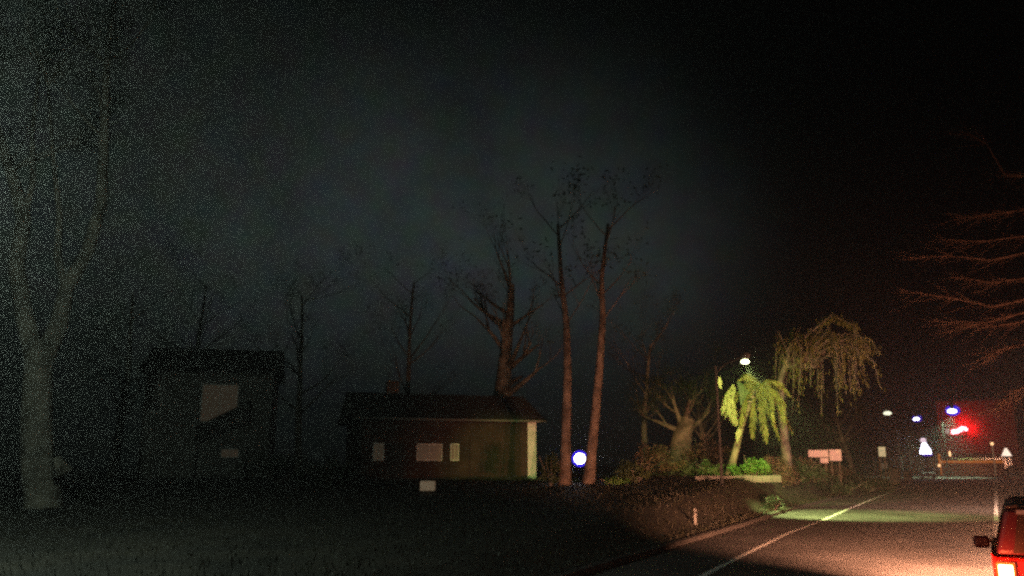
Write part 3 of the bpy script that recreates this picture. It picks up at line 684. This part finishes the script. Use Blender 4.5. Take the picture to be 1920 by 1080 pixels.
p = aty(1781, 851, 170); sgl = thing("wall_lamp", (p.x, 170, .12), "slender white lamp post just right of the orange pillar", "lamp", 0)
MB().tube([(0, 0, 0), (0, 0, p.z - .8)], .08, 8).build("post", M['dark'], sgl); MB().ball((0, 0, p.z - .12), .2, 10, (1, 1, 2.6)).build("bulb", M['orangelamp'], sgl)
p = aty(1860, 832, 163); sgl = thing("lamp_post", (p.x, 163, .12), "thin post with a faint warm lamp in front of the orange wall's right end", "lamp", 0)
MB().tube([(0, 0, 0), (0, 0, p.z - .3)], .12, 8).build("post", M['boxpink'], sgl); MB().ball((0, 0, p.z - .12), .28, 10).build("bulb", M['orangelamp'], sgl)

def car(loc, rz, paint, label, lights_on=None, hs_=1.0):
    """saloon, nose along local -Y"""
    t = thing("car", loc, label, "car", rz)
    body = MB(); prof = [(-2.2, .3), (-2.25, .62), (-2.1, .78), (-1.1, .93), (-.45, 1.38), (1.0, 1.42), (1.7, 1.02), (2.15, .95), (2.2, .35)]
    low = [(-2.2, .3), (-2.25, .62), (-2.1, .78), (-1.1, .93), (1.7, 1.0), (2.15, .95), (2.2, .35)]
    body.prism(low, -.88, .88, 'x'); body.build("body", paint, t, bevel=.06)
    MB().prism([(-1.08, .935), (-.45, 1.40), (1.0, 1.44), (1.66, 1.005)], -.74, .74, 'x').build("cabin", M['glass'], t, bevel=.05)
    MB().box(-.7, .7, -.4, .95, 1.442, 1.47).build("roof", paint, t, bevel=.01)
    for sx in (-1, 1):
        for yy_ in (-1.4, 1.35):
            w2 = MB().tube([(sx * .7, yy_, .33), (sx * .91, yy_, .33)], .33, 16).build("wheel", M['rubber'], t); MB().tube([(sx * .9, yy_, .33), (sx * .925, yy_, .33)], .19, 12).build("rim", M['silverpaint'], w2)
        MB().ball((sx * .62, -2.22, .66), .16, 12, (1.1, .35, .75)).build("headlight", lights_on or M['glass'], t)
        MB().box(sx * .62 - .18, sx * .62 + .18, 2.19, 2.235, .68, .82).build("tail_light", M['redpaint'], t)
        MB().box(sx * .98 - .1, sx * .98 + .1, -.75, -.62, .95, 1.08).build("mirror", paint, t)
    MB().box(-.9, .9, -2.33, -2.26, .33, .5).build("bumper", M['blackplastic'], t)
    return t
# bright headlights at the road end and globe behind them
hl = em("headlight_bright", (.86, .86, 1), 60)
q = aty(1735, 846, 140); c1 = car((q.x, 140, .0), R(8), M['silverpaint'], "silver car standing dark at the road end below the dazzling lantern", M['glass'])
c1.scale = (1, 1, 1)
for o in c1.children:
    if o.name.startswith("headlight"): pass
p = aty(1735, 843, 136.5); gl_ = thing("lit_lantern", (p.x, 136.5, .12), "dazzling bell-shaped blue-white lantern on a post left of the red sign", "lantern", 0)
zt, zb3 = aty(1733, 830, 136.5).z - .12, aty(1735, 851, 136.5).z - .12
MB().tube([(0, 0, 0), (0, 0, zb3)], .1, 8).build("post", M['dark'], gl_)
MB().tube([(0, 0, zb3), (0, 0, zb3 + .5), (-.1, 0, zt)], [.80, .74, .22], 16).build("lamp_shade", M['lamp_blue'], gl_)
MB().tube([(.15, .1, zb3 - .32), (.15, .1, zb3 - .02)], [.5, .85], 16).build("violet_reflection", M['violetdim'], gl_)  # purple reflection below the lantern, built as a glowing shape
MB().ball((-.15, 0, zt + .32), .42, 14).build("globe", em("pale_globe", (1, .75, .85), 1.1), gl_)
q = aty(1887, 849, 130)
c2 = car((q.x + .6, 128, 0), R(-3), M['carpaint'], "dark car below the small warm lantern at the right edge of the road end", M['glass'])
p = aty(1887, 848, 124); wl_ = thing("roadside_lantern", (p.x, 126, 0), "small warm white bell-shaped lantern at the right of the orange wall", "lantern", 0)
zz = aty(1887, 855, 126).z; z2_ = aty(1887, 840, 126).z
MB().tube([(0, 0, 0), (0, 0, zz)], .09, 8).build("post", M['dark'], wl_)
MB().tube([(0, 0, zz), (0, 0, zz + .35), (0, 0, z2_)], [.62, .45, .1], 14).build("lamp_shade", M['warmlamp'], wl_)
# low pale and yellow fragments among the far shrubs: a far cottage
a = aty(1690, 868, 150)
t = thing("cottage", (aty(1700, 868, 170).x, 168, .12), "small dim cottage left of the bell-shaped lantern", "house", 0)
MB().box(-5.5, 5.5, 0, 6, 0, 3).build("wall", M['greysiding'], t); MB().prism([(-.4, 3.001), (6.4, 3.001), (3, 4.8)], -5.9, 5.9, 'x').build("roof", M['roof'], t)
window(t, -4.2, -3.2, 1.1, 2.1, -.0, M['boxpink'], "faintly lit small window"); window(t, 1.6, 2.6, 1.1, 2.1, -.0, M['glass'])
MB().box(-.5, .5, -.04, -.001, .05, 2.1).build("door", M['dark'], t)

# ------------------------------------------------------------------ red 4x4 ahead, its left edge in the picture
S = thing("off_road_car", (-.17, 12.0, 0), "boxy red off-road car ahead with its brake light glowing at the bottom right", "car", 0)
Wd, Ln = 1.78, 3.9
b1 = MB(); b1.prism([(0, .48), (0, 1.12), (2.6, 1.14), (2.75, 1.08), (Ln, 1.02), (Ln, .5)], 0, Wd, 'x'); b1.build("body", M['redpaint'], S, bevel=.05)
hd = MB()  # hard top: pillars and roof round the glass, leaning in towards the roof
def frus(mb, y0, y1, z0, z1, i0, i1, ft=0, rt=0):
    mb.add([(i0, y0, z0), (Wd - i0, y0, z0), (Wd - i0, y1, z0), (i0, y1, z0), (i1, y0 + rt, z1), (Wd - i1, y0 + rt, z1), (Wd - i1, y1 - ft, z1), (i1, y1 - ft, z1)],
           [(0, 3, 2, 1), (4, 5, 6, 7), (0, 1, 5, 4), (1, 2, 6, 5), (2, 3, 7, 6), (3, 0, 4, 7)])
frus(hd, .0, 2.45, 1.145, 1.70, .05, .20, .35, .10); hd.build("hard_top", mat("dark_red_top", (.09, .008, .014), (.11, .01, .016), scale=5, rough=.5), S, bevel=.05)
rfb = MB(); frus(rfb, .07, 2.15, 1.702, 1.78, .19, .30, .05, .03); rfb.build("roof", M['blackplastic'], S, bevel=.04)
gw = MB(); gw.add([(.24, -.012, 1.17), (Wd - .24, -.012, 1.17), (Wd - .33, .065, 1.62), (.33, .065, 1.62)], [(0, 1, 2, 3)]); 
gw.add([(.22, .02, 1.17), (Wd - .22, .02, 1.17), (Wd - .26, .1, 1.62), (.26, .1, 1.62)], [(3, 2, 1, 0)]); gw.build("rear_window", mat("rear_glass", (.05, .03, .025), (.07, .04, .03), scale=2, rough=.3), S)
MB().box(.32, Wd - .32, .04, .07, 1.63, 1.68).build("roof_trim", M['silverpaint'], S)
sw = MB(); sw.add([(.035, .35, 1.2), (.035, 1.2, 1.2), (.10, 1.2, 1.6), (.10, .35, 1.6)], [(3, 2, 1, 0)]); sw.build("side_window", M['glass'], S)
sw = MB(); sw.add([(.035, 1.3, 1.2), (.035, 2.2, 1.2), (.10, 1.95, 1.6), (.10, 1.3, 1.6)], [(3, 2, 1, 0)]); sw.build("side_window", M['glass'], S)
for sx, lx in ((1, .02), (-1, Wd - .24)):
    tl = MB().box(lx + .015, lx + .215, -.065, -.001, .80, 1.055).build("tail_light_housing", M['tailglow'], S, bevel=.02)  # housing glows to give the orange bloom round the light
    MB().box(lx + .04, lx + .19, -.085, -.0655, .825, 1.03).build("tail_light", M['tail'], tl, bevel=.01)
MB().box(-.02, Wd + .02, -.22, -.003, .42, .6).build("bumper", M['blackplastic'], S, bevel=.03)
MB().box(Wd / 2 - .26, Wd / 2 + .26, -.02, -.003, .66, .79).build("number_plate", M['whitepaint'], S)
sp = MB().tube([(Wd / 2, -.26, .98), (Wd / 2, -.02, .98)], [.36, .37], 24).build("spare_wheel", M['rubber'], S, bevel=.03); MB().tube([(Wd / 2, -.28, .98), (Wd / 2, -.262, .98)], .2, 16).build("rim", M['silverpaint'], sp)
for sx in (.11, Wd - .11):
    for yy_ in (.55, 3.1):
        w2 = MB().tube([(sx - .12, yy_, .37), (sx + .12, yy_, .37)], .37, 20).build("wheel", M['rubber'], S, bevel=.03); MB().tube([(sx - .135, yy_, .37), (sx + .135, yy_, .37)], .2, 14).build("rim", M['silverpaint'], w2)
for sg_, mx_ in ((-1, 0), (1, Wd)):
    MB().box(min(mx_, mx_ + sg_ * .1) , max(mx_, mx_ + sg_ * .1), 2.35, 2.4, 1.10, 1.14).build("mirror_arm", M['blackplastic'], S)
    MB().box(min(mx_ + sg_ * .03, mx_ + sg_ * .25), max(mx_ + sg_ * .03, mx_ + sg_ * .25), 2.25, 2.345, 1.02, 1.19).build("mirror", bpy.data.materials['dark_red_top'], S, bevel=.04)
for x in (.25, Wd - .25): MB().ball((x, Ln + .02, .85), .12, 12, (1, .4, 1)).build("headlight", M['warmlamp'], S)
for x in (.1, 1.4):
    light("headlight_beam", 'SPOT', (x, 12.0 + Ln + .2, .85), 34000, (1, .40, .21), S, .15, aim=(x - .9, 21, 0), angle=96, blend=1)
light("headlight_beam", 'SPOT', (.8, 12.0 + Ln + .25, .85), 9000, (1, .60, .45), S, .15, aim=(-2.2, 60, 0), angle=34, blend=.9)
light("brake_light_glow", 'POINT', (-.15, 11.75, .92), 60, (1, .2, .07), S, .12)

# headlamps of the vehicle the picture is taken from
for x in (-.8, .8):
    light("own_headlight", 'SPOT', (x, 1.5, .9), 230, (1, .66, .52), None, .12, aim=(x - 7, 20, 0), angle=50, blend=1)

# ------------------------------------------------------------------ haze
hzb = MB().box(-330, 330, -40, 330, -1.2, 34); hz_o = hzb.build("haze", M['glass']); hz_o.data.materials.clear()  # haze added to stand in for the glare veil and lamp halos
hm = bpy.data.materials.new("haze"); hm.use_nodes = True; n, l = hm.node_tree.nodes, hm.node_tree.links; n.clear()
pv = n.new("ShaderNodeVolumePrincipled"); pv.inputs["Density"].default_value = .0028; pv.inputs["Color"].default_value = (.85, .88, .88, 1); pv.inputs["Anisotropy"].default_value = .65
om = n.new("ShaderNodeOutputMaterial"); l.new(pv.outputs[0], om.inputs["Volume"]); hz_o.data.materials.append(hm)
tag(hz_o, "thin added haze filling the air over the street and gardens", "haze", kind='stuff')
